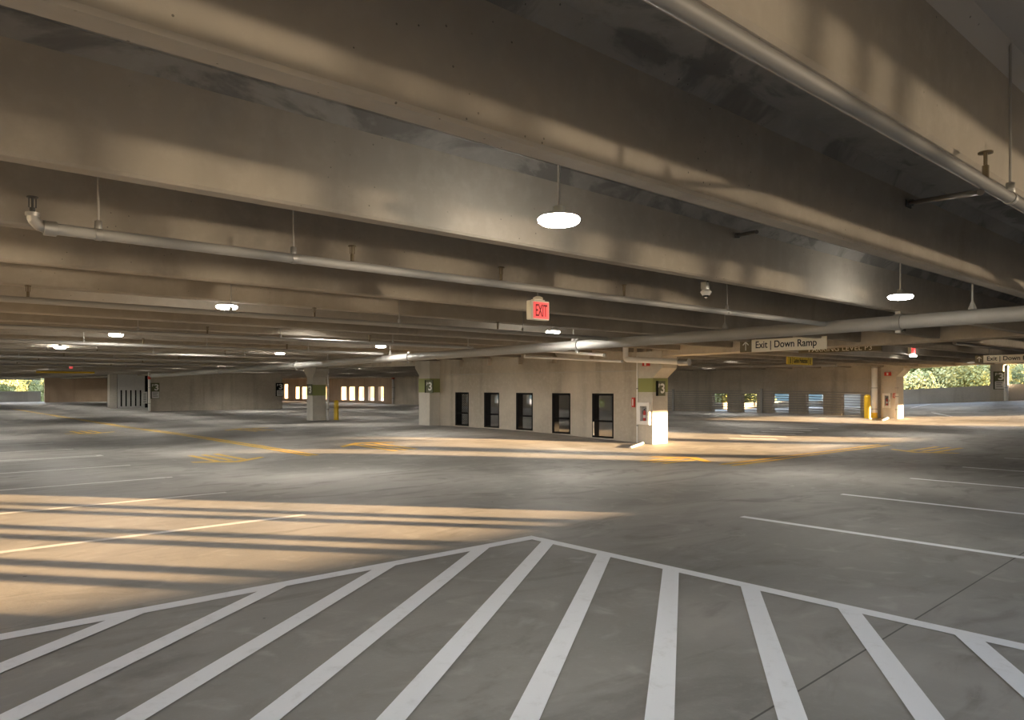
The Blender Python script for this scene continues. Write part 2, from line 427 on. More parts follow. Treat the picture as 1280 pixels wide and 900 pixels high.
mb = MB(); mb.box(37.2, 57.6, 27, 27.2, -.3, .5); mb.box(37.2, 57.6, 27, 27.2, 3.2, 4.0); struct(mb.build('wall_bay_end', M['wall']))
# sun side: parapet, piers and posts between its openings
S0 = -3.5
mb = MB(); mb.box(-5.2, 22, S0, -3.3, -.3, 1.12); mb.box(22, 42.5, S0, -3.3, -.3, 1.40); mb.box(42.5, 57.5, S0, -3.3, -.3, 1.2)
mb.box(-5.2, 27, S0, -3.3, 2.5, 3.3); mb.box(27, 57.5, S0, -3.3, 2.72, 4.1)
for a, b in ((14.42, 22.72), (23.98, 24.9), (29.6, 30.6), (33.6, 43.7), (52, 57.5)):
    mb.box(a, b, S0, -3.3, 1.1, 2.75)
ws = struct(mb.build('wall_south', M['parapet']))
for px in (1031, 1090, 1135):
    c = at(px, 100, 'y', 1.03).x+3.41
    pb = MB(); pb.box(c-.035, c+.035, S0, -3.36, 1.12, 2.5); struct(pb.build('post', M['steel'], ws))
for k in range(-4, 4):
    for c in (8.08+1.80*k, 7.50+1.80*k):
        pb = MB(); pb.box(c-.1, c+.1, S0, -3.36, 1.12, 1.86); struct(pb.build('post', M['steel'], ws))

# ------------------------------------------------------------------ columns
def column(x0, x1, y0, y1, ztop, label, zband=(1.42, 1.80), flare=(-1, 1), zfl=(1.80, 2.05), ext=.28, zb=-.1):
    mb = MB(); mb.box(x0, x1, y0, y1, zb, ztop)
    for s in flare:
        ye = y0 if s < 0 else y1
        P = [(ye, zfl[0]), (ye+s*ext, zfl[1]), (ye+s*ext, ztop), (ye, ztop)]
        mb.prism(P, 'x', x0, x1)
    o = struct(mb.build('column', M['column']), label)
    if zband:
        b = MB(); e = .004; b.box(x0-e, x1+e, y0-e, y1+e, *zband); struct(b.build('painted_band', M['green'], o))
    return o
CX0, CX1, CY0, CY1 = 15.76, 16.42, 12.05, 12.58
col_c = column(CX0, CX1, CY0, CY1, 2.5, 'sunlit concrete column with olive green band and number sign', (1.42, 1.79), (-1,), (1.80, 2.06), .30)
col_3 = column(15.35, 16.1, 21.62, 22.3, 2.5, 'concrete column with dark green band at the far end of the screened wall', (1.36, 1.86), (1,), (2.0, 2.25), .25)
col_l = column(15.77, 16.43, 31.5, 32.1, 2.5, 'freestanding grey column with green band', (1.16, 1.66), (-1, 1), (2.0, 2.3), .3)
col_r = column(36.3, 37.15, 13.65, 14.35, 2.6, 'concrete column with extinguisher cabinet beside the cable barrier wall', None, (-1,), (2.05, 2.35), .3)
pc = at(1247.5, 490, 'x', 57.2)
col_p = column(56.9, 57.5, pc.y-.38, pc.y+.38, 4.0, 'pale column on the parapet with number sign', None, (), zb=-.1)
column(13.9, 14.4, 60, 60.6, 2.5, 'dark column at the slotted wall', None, ())

# ------------------------------------------------------------------ paint on the floor
def strip(mb, p, q, w, z=.004, n=None):
    p = Vector((p[0], p[1], 0)); q = Vector((q[0], q[1], 0)); d = q-p
    n = n or max(1, int(d.length/1.5)); a = Vector((-d.y, d.x, 0)).normalized()*w/2
    vs = []
    for i in range(n+1):
        c = p+d*i/n
        for s in (-1, 1):
            v = c+a*s; vs.append((v.x, v.y, fz(v.x, v.y)+z))
    mb.add(vs, [(2*i, 2*i+1, 2*i+3, 2*i+2) for i in range(n)])
    return mb
ht = thing('floor_hatching', (4, 4, 0), 'large white striped no-parking hatch across the foreground floor', 'floor marking')
strip(MB(), (-4, 5.5), (5.245, 5.5), .14, .004).build('border_line', M['white_paint'], ht, recalc=False)
strip(MB(), (5.185, 5.43), (5.185, -3.0), .13, .0042).build('border_line', M['white_paint'], ht, recalc=False)
ca, sa = math.cos(math.radians(35)), math.sin(math.radians(35))
for c in (3.67, 3.08, 2.51, 1.90, 1.33, .725, .115, -.49, -1.11, -1.71, -2.31, 4.27):
    # line -x*sa + y*ca = c, clipped to the island
    def pt(t): return (-c*sa+t*ca, c*ca+t*sa)
    t1 = min((5.5-c*ca)/sa, (5.185+c*sa)/ca); t0 = t1-6.5
    x0, y0 = pt(t0)
    if x0 < -4: t0 += (-4-x0)/ca
    x0, y0 = pt(t0)
    if y0 < -3: t0 += (-3-y0)/sa
    strip(MB(), pt(t0), pt(t1), .135, .005).build('stripe', M['white_paint'], ht, recalc=False)

GL = 'white stall lines on the left'; GR = 'white stall lines on the right'
lefts = [8.32, 10.86, 13.33, 15.93, 18.48, 21.05, 23.6, 26.2, 28.8, 31.4, 34.0, 36.6]
ordl = ['second nearest', 'third nearest', 'fourth nearest', 'fifth nearest', 'sixth nearest', 'seventh nearest', 'eighth nearest', 'ninth nearest', 'tenth nearest', 'eleventh nearest', 'twelfth nearest']
for i, y in enumerate(lefts):
    o = strip(MB(), (-3, y+.02), (4.06, y), .11).build('stall_line', M['thin_paint'], recalc=False)
    tag(o, 'worn white stall line on the left, nearest, fully in the sun patch' if i == 0 else f'worn white stall line on the left, {ordl[i-1]} of its row', 'parking line', GL)
o = strip(MB(), (-3, 18.72), (4.15, 18.72), .1).build('stall_line', M['thin_paint'], recalc=False)
strip(MB(), (4.1, 18.43), (4.1, 18.77), .12, .006).build('end_bar', M['thin_paint'], o, recalc=False)
tag(o, 'white stall line on the left doubled up and closed by a short end bar', 'parking line', GL)
for i, (x, y) in enumerate(((7.9, 4.72), (10.63, 4.75), (13.35, 4.80), (15.99, 4.8), (18.7, 4.8), (21.4, 4.8), (24.1, 4.8), (26.8, 4.8))):
    o = strip(MB(), (x, y), (x, -1.0), .11).build('stall_line', M['white_paint'], recalc=False)
    tag(o, 'white stall line on the right, nearest, crossed by the slab joint' if i == 0 else f'white stall line on the right, {ordl[i-1]} of its row', 'parking line', GR)
# yellow centre lines
yl = thing('center_line', (7.7, 30, 0), 'double yellow line running away on the left past the slotted wall', 'road line')
for dx in (-.09, .09): strip(MB(), (8.3+dx, 62), (7.58+dx, 15.1), .11, .004, 60).build('line_stripe', M['yellow_paint'], yl, recalc=False)
yl = thing('center_line', (16, 8, 0), 'double yellow line on the right in front of the number column', 'road line')
for dy in (-.13, .13): strip(MB(), (12.9, 8.05+dy), (20.6, 8.05+dy), .11).build('line_stripe', M['yellow_paint'], yl, recalc=False)
def arrow(cx, cy, ang, L, label, hw=.75):
    "arrow of three shafts and a pointed head, pointing along ang"
    t = thing('floor_arrow', (cx, cy, fz(cx, cy)), label, 'road arrow', 'yellow floor arrows')
    u = Vector((math.cos(ang), math.sin(ang), 0)); n = Vector((-u.y, u.x, 0)); c = Vector((cx, cy, 0))
    for k in (-.28, 0, .28):
        strip(MB(), c-u*L/2+n*k, c+u*(L/2-.5)+n*k, .13).build('shaft', M['yellow_paint'], t, recalc=False)
    hb = MB(); P = [c+u*(L/2-.55)+n*hw, c+u*L/2, c+u*(L/2-.55)-n*hw, c+u*(L/2-.75)-n*hw, c+u*(L/2-.3), c+u*(L/2-.75)+n*hw]
    hb.add([(p.x, p.y, fz(p.x, p.y)+.006) for p in P], [(0, 1, 4, 5), (1, 2, 3, 4)])
    hb.build('head', M['yellow_paint'], t, recalc=False)
arrow(5.9, 16.1, -PI/2, 2.2, 'yellow floor arrow on the left, nearest of its row')
arrow(9.7, 15.8, PI/2, 2.4, 'yellow floor arrow beside the sunlit strip, right of the double yellow line')
arrow(10.0, 24.4, PI/2, 2.2, 'yellow floor arrow before the freestanding column')
arrow(5.9, 28.5, -PI/2, 2.2, 'faint yellow floor arrow on the left, farther away')
arrow(19.8, 6.6, PI, 2.4, 'yellow floor arrow on the right, beyond the double yellow line')
arrow(13.0, 9.35, 0, 1.6, 'short yellow floor arrow at the edge of the sunlit strip')
cw = thing('crosswalk', (22.5, 11.8, 0), 'faded white zebra crossing bars right of the number column', 'crosswalk')
for k in range(6):
    a = Vector((19.3+1.15*k, 11.95+.3*k, 0)); strip(MB(), a, a+Vector((.95, -1.0, 0)), .35).build('bar', M['thin_paint'], cw, recalc=False)
for i, (p, q) in enumerate((((1138, 513), (1165, 509)), ((1165, 516.5), (1190, 519)))):
    A = at(*p, 'z', 0.2); B = at(*q, 'z', .2)
    tag(strip(MB(), A, B, .14, .01).build('stall_line', M['white_paint'], recalc=False), ('white line on the far right floor before the parapet', 'white hooked line end on the far right floor')[i], 'parking line')

# ------------------------------------------------------------------ mesh screens in the openings
ORD = ['at the far left end of the tan wall', 'second from the left end of the tan wall', 'in the middle opening of the tan wall', 'second from the number column', 'closest to the number column']
for i, (y0, y1, z0, z1) in enumerate(OPEN):
    t = thing('mesh_screen', (15.9, (y0+y1)/2, z0), 'black framed wire mesh screen ' + ORD[i], 'mesh screen', 'mesh screens in the tan wall')
    X0, X1 = 15.80, 15.86; w = .05; y0 += .004; y1 -= .004; z1 -= .004
    fb = MB(); fb.box(X0, 16.07, y1-.03, y1, z0, z1); fb.box(X0, X1, y1-.1, y1-.03, z0, z1); fb.box(X0, X1, y0, y0+w, z0, z1)  # black lining of the left reveal paints in the jamb's shadow
    fb.box(X0, X1, y0+w, y1-.1, z1-.06, z1); fb.box(X0, X1, y0+w, y1-.1, z0, z0+w)
    fb.build('frame', M['black'], t)
    zm = z0+(z1-z0)*.38
    b = MB(); b.box(X0+.005, X1-.005, y0+w, y1-.1, zm-.025, zm+.025); b.build('mid_rail', M['black'], t)
    wm = MB(); s = .075; ya, yb, za, zb = y0+w, y1-.1, z0+w, z1-.06
    n = int((yb-ya+zb-za)/s)+1
    for k in range(n):
        c = k*s
        for sg in (1, -1):
            # y - ya = u, z - za = c - u (or c - (W - u))
            u0 = max(0, c-(zb-za)); u1 = min(yb-ya, c)
            if u1-u0 < .02: continue
            A = (15.83+.004*sg, ya+(u0 if sg > 0 else yb-ya-u0), za+c-u0); B = (15.83+.004*sg, ya+(u1 if sg > 0 else yb-ya-u1), za+c-u1)
            wm.tube(A, B, .009, n=4, cap=False)
    wm.build('wire_mesh', M['black'], t, recalc=False)
    if i == 4:
        h = MB(); h.box(15.77, 15.8, y1-.085, y1-.05, z0+.06, z0+.45); h.build('latch_bar', M['steel'], t)
# small posted notice boards seen through openings
# cable barrier before the right wall
cb = thing('cable_barrier', (36.2, 20, 0), 'steel cable barrier strung before the low openings of the right wall', 'cable barrier')
for k in range(9):
    mbk = MB()
    ys = [14.75, 18, 20.5, 23, 26, 31]
    mbk.path([(36.25, y, fz(36.25, y)+.16+.125*k) for y in ys], .018, 6); mbk.build('cable', M['steel'], cb)
for y in (14.75, 20.48, 26.2, 31):
    b = MB(); b.box(36.2, 36.3, y-.05, y+.05, fz(36.25, y), fz(36.25, y)+1.3); b.build('post', M['steel'], cb)

# ------------------------------------------------------------------ sprinkler pipes
def upright(mb, p):
    x, y, z = p
    mb.tube((x, y, z), (x, y, z+.05), .013, n=8).tube((x, y, z+.05), (x, y, z+.10), .006, n=6).lathe((x, y, z+.10), [(0, 0), (.028, 0), (.028, .006), (0, .012)], 12)
    mb.obeam((x-.015, y, z+.05), (x-.015, y, z+.1), .006, .006); mb.obeam((x+.015, y, z+.05), (x+.015, y, z+.1), .006, .006)
    return mb
def branch(y, x0, x1, z, r, heads, rods, label, elbow=False, braces=(), group='sprinkler branch pipes', pm='pipe'):
    t = thing('sprinkler_pipe', (x0, y, z), label, 'pipe', group)
    MB().tube((x0, y, z), (x1, y, z), r).build('pipe', M[pm], t)
    for x in heads: upright(MB(), (x, y, z+r)).build('sprinkler_head', M['brass'], t)
    for x in rods:
        MB().tube((x, y, z+r), (x, y, 3.06), .006, n=8).build('hanger_rod', M['steel'], t)
        h = MB(); h.lathe((x, y, z+r*.9), [(.004, .05), (.018, .045), (.02, .0), (r*.6, -.004)], 12).tube((x-.016, y, z), (x+.016, y, z), r+.004, n=14); h.build('clevis_hanger', M['steel'], t)
    if elbow:
        e = MB(); e.tube((x0-.012, y, z), (x0+.045, y, z), r*1.3).path([(x0, y, z), (x0-.03, y, z+.008), (x0-.055, y, z+.035), (x0-.06, y, z+.06)], r*.95)
        e.tube((x0-.06, y, z+.052), (x0-.06, y, z+.07), r*1.1)
        e.build('elbow_fitting', M['steel'], t)
        upright(MB(), (x0-.06, y, z+.045)).build('sprinkler_head', M['dark'], t)
    for p, q in braces:
        b = MB().tube(p, q, .014, n=8).build('sway_brace', M['dark'], t)
        d = (Vector(p)-Vector(q)).normalized()
        br = MB(); br.box(p[0]-.05, p[0]+.05, p[1], p[1]+.012, p[2]-.035, p[2]+.02); br.obeam(Vector(p), Vector(p)-d*.09, .045, .045); br.build('bracket', M['dark'], b)
    return t
branch(.943, -3, 9.35, 2.375, .024, (3.42,), (3.76, 1.0), 'sprinkler pipe overhead at the upper right, nearest the camera', braces=[((5.75, 2.075, 2.90), tuple(at(1226, 240, 'y', .96)))], pm='pipe_dark')
branch(4.42, .73, 9.4, 2.37, .03, (2.5, 3.83, 5.35), (.97, 2.08, 7.1), 'long sprinkler pipe ending at an elbow on the left', True, braces=[((5.93, 3.60, 2.92), (4.8, 2.75, 2.66))])
for i, (y, x0, lab) in enumerate(((8.15, -3, 'sprinkler pipe behind the hanging lamp on the left, second from the elbowed pipe'), (11.75, -3, 'sprinkler pipe under the ceiling beams, third row back'),
        (15.2, -3, 'sprinkler pipe under the ceiling beams, fourth row back'), (18.8, -3, 'sprinkler pipe under the ceiling beams, fifth row back'), (22.4, -3, 'sprinkler pipe under the ceiling beams, sixth row back'),
        (26., -3, 'sprinkler pipe under the ceiling beams, seventh row back'), (30, -3, 'sprinkler pipe under the ceiling beams, eighth row back'))):
    branch(y, x0, 9.42, 2.365-.008*i, .03, [1.2+2.9*k for k in range(3)], [.9+2.2*k for k in range(4)] , lab)
# main pipe along y, slightly falling
MX = 9.5
def mz(y): return 2.355-.0098*(y-2.3)
mp = thing('main_pipe', (MX, 12, 2.2), 'thick grey sprinkler main crossing the ceiling from right to centre', 'pipe')
MB().tube((MX, -2.5, mz(-2.5)), (MX, 34, mz(34)), .085, n=24).build('pipe', M['pipe'], mp)
for y in (3.55, 8.9, 14.2, 20, 26):
    c = MB().tube((MX, y-.04, mz(y)), (MX, y+.04, mz(y)), .1, n=24); c.box(MX-.02, MX+.02, y-.03, y+.03, mz(y)+.09, mz(y)+.13); c.box(MX-.02, MX+.02, y-.03, y+.03, mz(y)-.13, mz(y)-.09)
    c.build('coupling', M['steel'], mp)
for y in (2.75, 5.95, 9.0, 12.0, 15.0, 18.1):
    h = MB().tube((MX, y, mz(y)+.08), (MX, y, 3.05), .012, n=8); h.tube((MX, y-.018, mz(y)), (MX, y+.018, mz(y)), .09, n=24, cap=False); h.lathe((MX, y, mz(y)+.085), [(.05, 0), (.03, .05), (.015, .09)], 12)
    h.build('pipe_hanger', M['pipe'], mp)
for y, dx in ((2.75, 1.0), (3.9, 1.35), (6.3, .7), (10.2, .8)):
    b = MB().tube((MX+.05, y, mz(y)-.06), (MX+dx, y+.1, mz(y)+.02), .016, n=8).build('sway_brace', M['pipe'], mp)
    br = MB(); br.box(MX+dx-.03, MX+dx+.07, y+.08, y+.14, mz(y)-.01, mz(y)+.1); br.build('bracket', M['dark'], b)
# bent drain pipe in front of the number column
t = thing('drain_pipe', (14.6, 11, 2.2), 'tan bent drain pipe passing in front of the number column', 'pipe')
a0 = at(782, 428, 'x', 14.6); a1 = at(782, 449, 'x', 14.6); a2 = at(860, 452.5, 'x', 14.6)
MB().path([a0, a1+Vector((0, 0, .05)), a1+Vector((0, -.02, .015)), a1+Vector((0, -.06, -.01)), a2], .07, 16).build('pipe', M['pvc'], t)
MB().tube(a2+Vector((0, .25, .003)), a2+Vector((0, -.03, 0)), .082, n=18).build('coupling', M['steel'], t)
for i, (p, q, x, r, lab) in enumerate((((656, 446), (778, 452), 14.2, .03, 'thin pipe branch before the tan wall, lower of two'), ((672, 437.5), (756, 444), 13.6, .04, 'thin pipe branch before the tan wall, upper of two'))):
    t = thing('pipe_branch', at(*p, 'x', x), lab, 'pipe')
    A = at(*p, 'x', x); B = at(*q, 'x', x)
    MB().path([A+Vector((0, 0, .06)), A, B], r, 10).build('pipe', M['pvc'], t)
    MB().ball(B, r*1.3, 10).build('end_cap', M['steel'], t)
t = thing('pipe_run', at(870, 455, 'x', 23.8), 'grey pipe run along the ceiling beyond the number column', 'pipe')
A = at(866, 457, 'x', 23.8); B = at(1046, 456.5, 'x', 23.8)
MB().path([A, B], .05, 12).build('pipe', M['pipe'], t)
for f in (.15, .45, .8):
    c = A.lerp(B, f); MB().tube(c+Vector((0, .03, 0)), c-Vector((0, .03, 0)), .065, n=14).build('coupling', M['steel'], t)
t = thing('pipe_run', at(1150, 430, 'x', 24), 'pale steel rail of pipe under the ceiling on the far right', 'pipe')
A = at(1193, 428.5, 'y', 6.); B = at(1279, 437.5, 'y', 6.)
MB().path([A, B], .045, 12).build('pipe', M['pipe'], t)

# ------------------------------------------------------------------ lamps
LAMPS = ((698.5, 275, 'large round hanging lamp in the middle of the ceiling'), (1125.5, 371, 'round hanging lamp at the right above the thick pipe'), (283.5, 383.5, 'round hanging lamp on the left, nearest of that row'),
         (691, 415, 'round hanging lamp behind the exit sign'), (145, 418.5, 'round hanging lamp on the left, second of that row'), (476, 433, 'small hanging lamp above the freestanding column, right of two'),
         (350, 442, 'small hanging lamp above the freestanding column, left of two'), (75, 434.3, 'small hanging lamp on the far left'))
for px, py, lab in LAMPS:
    c = at(px, py, 'z', 2.49)
    t = thing('ceiling_lamp', (c.x, c.y, 2.46), lab, 'lamp', 'round hanging ceiling lamps')
    MB().lathe((c.x, c.y, 2.46), [(0, 0), (.07, .001), (.10, .007)], 32).build('lens', M['lens_far' if (px, py) in ((691, 415), (145, 418.5), (75, 434.3)) else 'lens'], t)
    MB().lathe((c.x, c.y, 2.46), [(.10, .007), (.116, .02), (.119, .034), (.112, .042), (0, .042)], 32).build('lens_rim', M['rim'], t)
    MB().lathe((c.x, c.y, 2.50), [(.112, .003), (.10, .016), (.05, .026), (.034, .032), (.034, .062), (.03, .066), (0, .066)], 32).build('housing', M['grey'], t)
    MB().tube((c.x, c.y, 2.56), (c.x, c.y, 3.052), .0085, n=10).build('stem_rod', M['steel'], t)
    MB().lathe((c.x, c.y, 3.03), [(.0, 0), (.03, 0), (.04, .024)], 20).build('ceiling_plate', M['grey'], t)
FILL_LAMPS = [(18.8, 46.6), (18.8, 84), (10.5, 84), (12.4, 5.95), (12.4, 12.0), (6.2, 12.0), (6.2, 17.95), (12.4, 18.0), (.8, 19.5), (14.2, 24)] + [(7.6, 26.9+6.06*k) for k in (0, 1, 3, 4, 5)] + [(x, 26.9+6.06*k) for k in range(11) for x in (3.3, 12.4)] + [(-2.2, 26.9+6.06*k) for k in range(8)] + [(x, y) for x in (19.6, 25.6, 33.2) for y in (8.7, 14.76, 20.82, 26.9, 33, 39, 45.1, 54.2, 60.2, 66.3)] + [(41, 8.7), (41, 14.8), (47, 14.8), (47, 20.8)]
for x, y in FILL_LAMPS:  # unseen fill lamps, added to brighten the distant floor and walls
    yb_ = 2.9175+1.515*round((y-2.9175)/1.515); zz = 2.78 + (.75 if x > 37 else 0)
    t = thing('ceiling_lamp', (x, yb_, zz), 'added fill lamp hidden up between the ceiling beams farther back', 'lamp', 'added fill lamps between the far beams')
    MB().lathe((x, yb_, zz), [(0, .105), (.17, .106), (.2, .115)], 24).build('lens', M['fill_lens'], t)
    MB().lathe((x, yb_, zz), [(.2, .115), (.2, 0), (.212, 0), (.212, .16), (.12, .2), (.05, .21), (.05, .276), (0, .276)], 24).build('housing', M['grey'], t)
px_lamp = at(1141.5, 445, 'z', 2.45)
t = thing('ceiling_lamp', px_lamp, 'small lit lamp just under the farther red exit sign', 'lamp', 'round hanging ceiling lamps')
MB().lathe(px_lamp, [(0, -.02), (.08, -.018), (.10, 0), (.08, .02), (0, .02)], 24).build('lens', M['lens'], t)
MB().tube(px_lamp, px_lamp+Vector((0, 0, .6)), .012, n=8).build('stem_rod', M['steel'], t)

# ------------------------------------------------------------------ exit signs
def exit_sign(c, s, label):
    t = thing('exit_sign', (c.x, c.y, c.z-.1*s), label, 'exit sign')
    x0, x1, y0, y1, z0, z1 = c.x-.125*s, c.x+.125*s, c.y, c.y+.07*s, c.z-.095*s, c.z+.095*s
    MB().box(x0, x1, y0, y1, z0, z1).build('housing', M['cream'], t, .008)
    MB().box(x0+.03*s, x1-.012*s, y0-.004, y0, z0+.014*s, z1-.014*s).build('lit_face', M['exit_red'], t)
    text('lettering', 'EXIT', M['exit_ink'], t, (c.x+.01*s, y0-.0055, c.z), '-y', .12*s, .16*s, .001, .02)
    b = MB(); b.box(c.x-.07*s, c.x+.07*s, y0+.01*s, y1-.01*s, z1, z1+.014*s); b.lathe((c.x, c.y+.035*s, z1+.014*s), [(.05*s, 0), (.05*s, .02*s), (.02*s, .035*s), (0, .035*s)], 20); b.build('canopy', M['cream'], t)
    MB().tube((c.x, c.y+.035*s, z1+.04*s), (c.x, c.y+.035*s, 3.05), .006*s, n=8).build('stem_rod', M['steel'], t)
exit_sign(at(675.5, 388, 'z', 2.31), 1, 'lit red exit sign hanging in the middle below the long pipe')
exit_sign(at(1141.5, 437.5, 'z', 2.62), 1.35, 'small red exit sign hanging far off on the right')
t = thing('exit_sign', at(89, 459, 'z', 2.3), 'tiny red exit light in the distance above the yellow bar', 'exit sign')
c = WL[t.name]; MB().box(c.x-.05, c.x+.05, c.y, c.y+.06, c.z-.05, c.z+.05).build('lit_face', M['exit_red'], t)
MB().tube((c.x, c.y+.05, c.z+.1), (c.x, c.y+.05, 3.05), .01, n=8).build('stem_rod', M['steel'], t)

# ------------------------------------------------------------------ hanging direction signs
def down_ramp(x, pa, pb, hgt, zc, label, arrow_split=.145):
    "pa, pb: pixel columns of the left and right ends"
    yl = at(pa, 430, 'x', x).y; yr = at(pb, 430, 'x', x).y
    t = thing('ramp_sign', (x, (yl+yr)/2, zc-hgt/2), label, 'sign')
    ys = yl-(yl-yr)*arrow_split
    MB().box(x, x+.03, yr, ys, zc-hgt/2, zc+hgt/2).build('sign_panel', M['cream'], t)
    a = MB().box(x, x+.03, ys, yl, zc-hgt/2, zc+hgt/2).build('arrow_panel', M['brown_sign'], t)
    s = hgt; yc = (ys+yl)/2; g = MB()
    g.obeam((x-.003, yc, zc-.36*s), (x-.003, yc, zc+.32*s), .06*s, .006)
    for sg in (-1, 1): g.obeam((x-.0031, yc, zc+.34*s), (x-.0031, yc+sg*.26*s, zc+.08*s), .006, .075*s)
    g.build('arrow', M['white_ink'], a)
    W = ys-yr
    text('lettering', 'Exit | Down Ramp', M['ink'], t, (x-.003, yr+W*.53, zc-.02*s), '-x', .74*s, W*.82, .002, .012)
    for y in (yl-.35, yr+.35): MB().tube((x+.015, y, zc+hgt/2), (x+.015, y, 3.0), .008, n=8).build('hanger_rod', M['steel'], t)
down_ramp(14.0, 925, 1033, .255, 2.415, 'cream exit down ramp sign with an up arrow, right of the number column')
x2 = 24.0
yl = at(1222, 447, 'x', x2).y
down_ramp(x2, 1219, 1309, at(1250, 443.5, 'x', x2).z-at(1250, 453, 'x', x2).z, at(1250, 448.5, 'x', x2).z, 'farther exit down ramp sign cut off by the right edge', .12)
# parking level sign on the beam
BX = 17.3
t = thing('level_banner', at(1050, 436, 'x', BX), 'brown parking level sign partly hidden behind the cream ramp sign', 'sign')
yl = at(998, 436, 'x', BX).y; yr = at(1101.5, 436, 'x', BX).y
zb = at(1050, 440, 'x', BX).z
MB().box(BX, BX+.04, yr, yl, zb, zb+.30).build('sign_panel', M['brown_sign'], t)
text('lettering', 'PARKING LEVEL P3', M['cream'], t, (BX-.003, (yl+yr)/2-.03, zb+.085), '-x', .12, (yl-yr)*.76)
for y in (yl-.2, yr+.2): MB().tube((BX+.02, y, zb+.3), (BX+.02, y, 3.0), .008, n=8).build('hanger_rod', M['steel'], t)
# caution sign
c0 = Vector((0, 0, H))+ray(985, 450)*(23/F); c1 = c0+Vector((1.62, 0, 0))
t = thing('caution_sign', c0, 'yellow caution pedestrians sign hanging below the brown sign', 'sign')
MB().box(c0.x, c1.x, c0.y, c0.y+.06, c0.z-.13, c0.z+.13).build('sign_panel', M['ysign'], t)
text('lettering', 'Caution Pedestrians', M['ink'], t, ((c0.x+c1.x)/2, c0.y-.003, c0.z), '-y', .15, .95, .002, .01)
for cx in (c0.x+.16, c1.x-.16):
    g = MB(); g.ball((cx, c0.y-.002, c0.z+.075), .02, 10, 1, .2, 1); g.box(cx-.022, cx+.022, c0.y-.006, c0.y, c0.z-.02, c0.z+.05); g.box(cx-.02, cx-.004, c0.y-.006, c0.y, c0.z-.1, c0.z-.02); g.box(cx+.004, cx+.02, c0.y-.006, c0.y, c0.z-.1, c0.z-.02)
    g.build('walker_symbol', M['ink'], t)
for cx in (c0.x+.28, c1.x-.28): MB().box(cx-.008, cx+.008, c0.y-.004, c0.y, c0.z-.12, c0.z+.12).build('divider', M['ink'], t)
for cx in (c0.x+.3, c1.x-.3): MB().tube((cx, c0.y+.03, c0.z+.13), (cx, c0.y+.03, 3.05), .01, n=8).build('hanger_rod', M['steel'], t)
# yellow clearance bar far left
p = at(45, 465, 'y', 40); q = at(118, 465, 'y', 40)
t = thing('clearance_bar', p, 'long yellow clearance bar hanging far off on the left', 'clearance bar')
MB().tube((p.x, 40, p.z), (q.x, 40, p.z), .045, n=14).build('bar', M['yellow'], t)
for x in (p.x+.5, q.x-.5): MB().tube((x, 40, p.z), (x, 40, 3.0), .012, n=8).build('hanger_rod', M['steel'], t)

# ------------------------------------------------------------------ number signs
def p3(face, c, w, h, label, notice=False, mat='olive'):
    t = thing('number_sign', c, label, 'sign', 'level number signs')
    d = .035
    def bx(mb, u0, u1, z0, z1, e0, e1):
        "u along the reading direction, e out of the face"
        if face == '-y': mb.box(c.x+u0, c.x+u1, c.y-e1, c.y-e0, z0, z1)
        else: mb.box(c.x-e1, c.x-e0, c.y-u1, c.y-u0, z0, z1)
        return mb
    bx(MB(), -w/2, w/2, c.z-h/2, c.z+h/2, 0, d).build('sign_panel', M[mat], t)
    bx(MB(), -w/2-.03, -w/2, c.z-h/2, c.z+h/2, 0, d+.02).build('shaded_edge', M['black'], t)  # black colour stands in for shade on the panel's side
    def cc(u, z): return (c.x+u, c.y-d-.002, z) if face == '-y' else (c.x-d-.002, c.y-u, z)
    zt = c.z + (h*.22 if notice else 0); hh = h*(.40 if notice else .66)
    text('numeral', '3', M['white_ink'], t, cc(w*.14, zt), face, hh, w*.5, .002, .025)
    text('letter', 'P', M['white_ink'], t, cc(-w*.28, zt+hh*.28), face, hh*.38, w*.22, .002, .01)
    if notice:
        n = bx(MB(), -w*.42, w*.46, c.z-h*.47, c.z-h*.05, d, d+.008).build('notice', M['paper'], t)
        bb = MB()
        for k in range(3): bx(bb, -w*.3, w*(.3-.12*(k % 2)), c.z-h*(.15+.1*k), c.z-h*(.12+.1*k), d+.008, d+.010)
        bb.build('printing', M['ink'], n)
    return t
sc_ = at(825.5, 485.5, 'y', CY0); p3('-y', Vector((sc_.x, CY0-.004, sc_.z)), .33, .40, 'dark green number 3 sign on the sunlit column')
sc_ = at(537.5, 483, 'x', 15.35); p3('-x', Vector((15.346, sc_.y, sc_.z)), .42, .46, 'number 3 sign on the column at the left end of the screened wall')
sc_ = at(388, 487, 'x', 15.77); p3('-x', Vector((15.766, sc_.y, sc_.z)), .42, .5, 'number 3 sign on the narrow side of the freestanding column')
sc_ = at(349.5, 487, 'y', 50.4); p3('-y', Vector((sc_.x, 50.4, sc_.z)), .52, .95, 'number 3 sign with notice at the right end of the long blank wall', True, 'black')
sc_ = at(194, 488.5, 'y', 50.4); p3('-y', Vector((sc_.x, 50.4, sc_.z)), .5, 1.02, 'number 3 sign with notice at the left end of the long blank wall', True)
sc_ = at(497, 486, 'y', 58); p3('-y', Vector((sc_.x, 58, sc_.z)), .55, 1.2, 'number 3 sign beside the white pipe on the distant wall end', True, 'black')
sc_ = at(1249.5, 475.5, 'x', 56.9); p3('-x', Vector((56.896, sc_.y, sc_.z)), .62, 1.2, 'number 3 sign with notice on the parapet column at far right', True)
t = thing('notice_board', at(183.5, 497, 'y', 50.3), 'small white notice board beside the white post at the long wall', 'notice')
c = WL[t.name]+Vector((-.12, -.06, 0)); MB().box(c.x-.14, c.x+.14, c.y, c.y+.04, c.z-.37, c.z+.37).build('board', M['paper'], t); b = MB()
for k in range(5): b.box(c.x-.1, c.x+.08, c.y-.003, c.y, c.z-.28+.12*k, c.z-.24+.12*k)
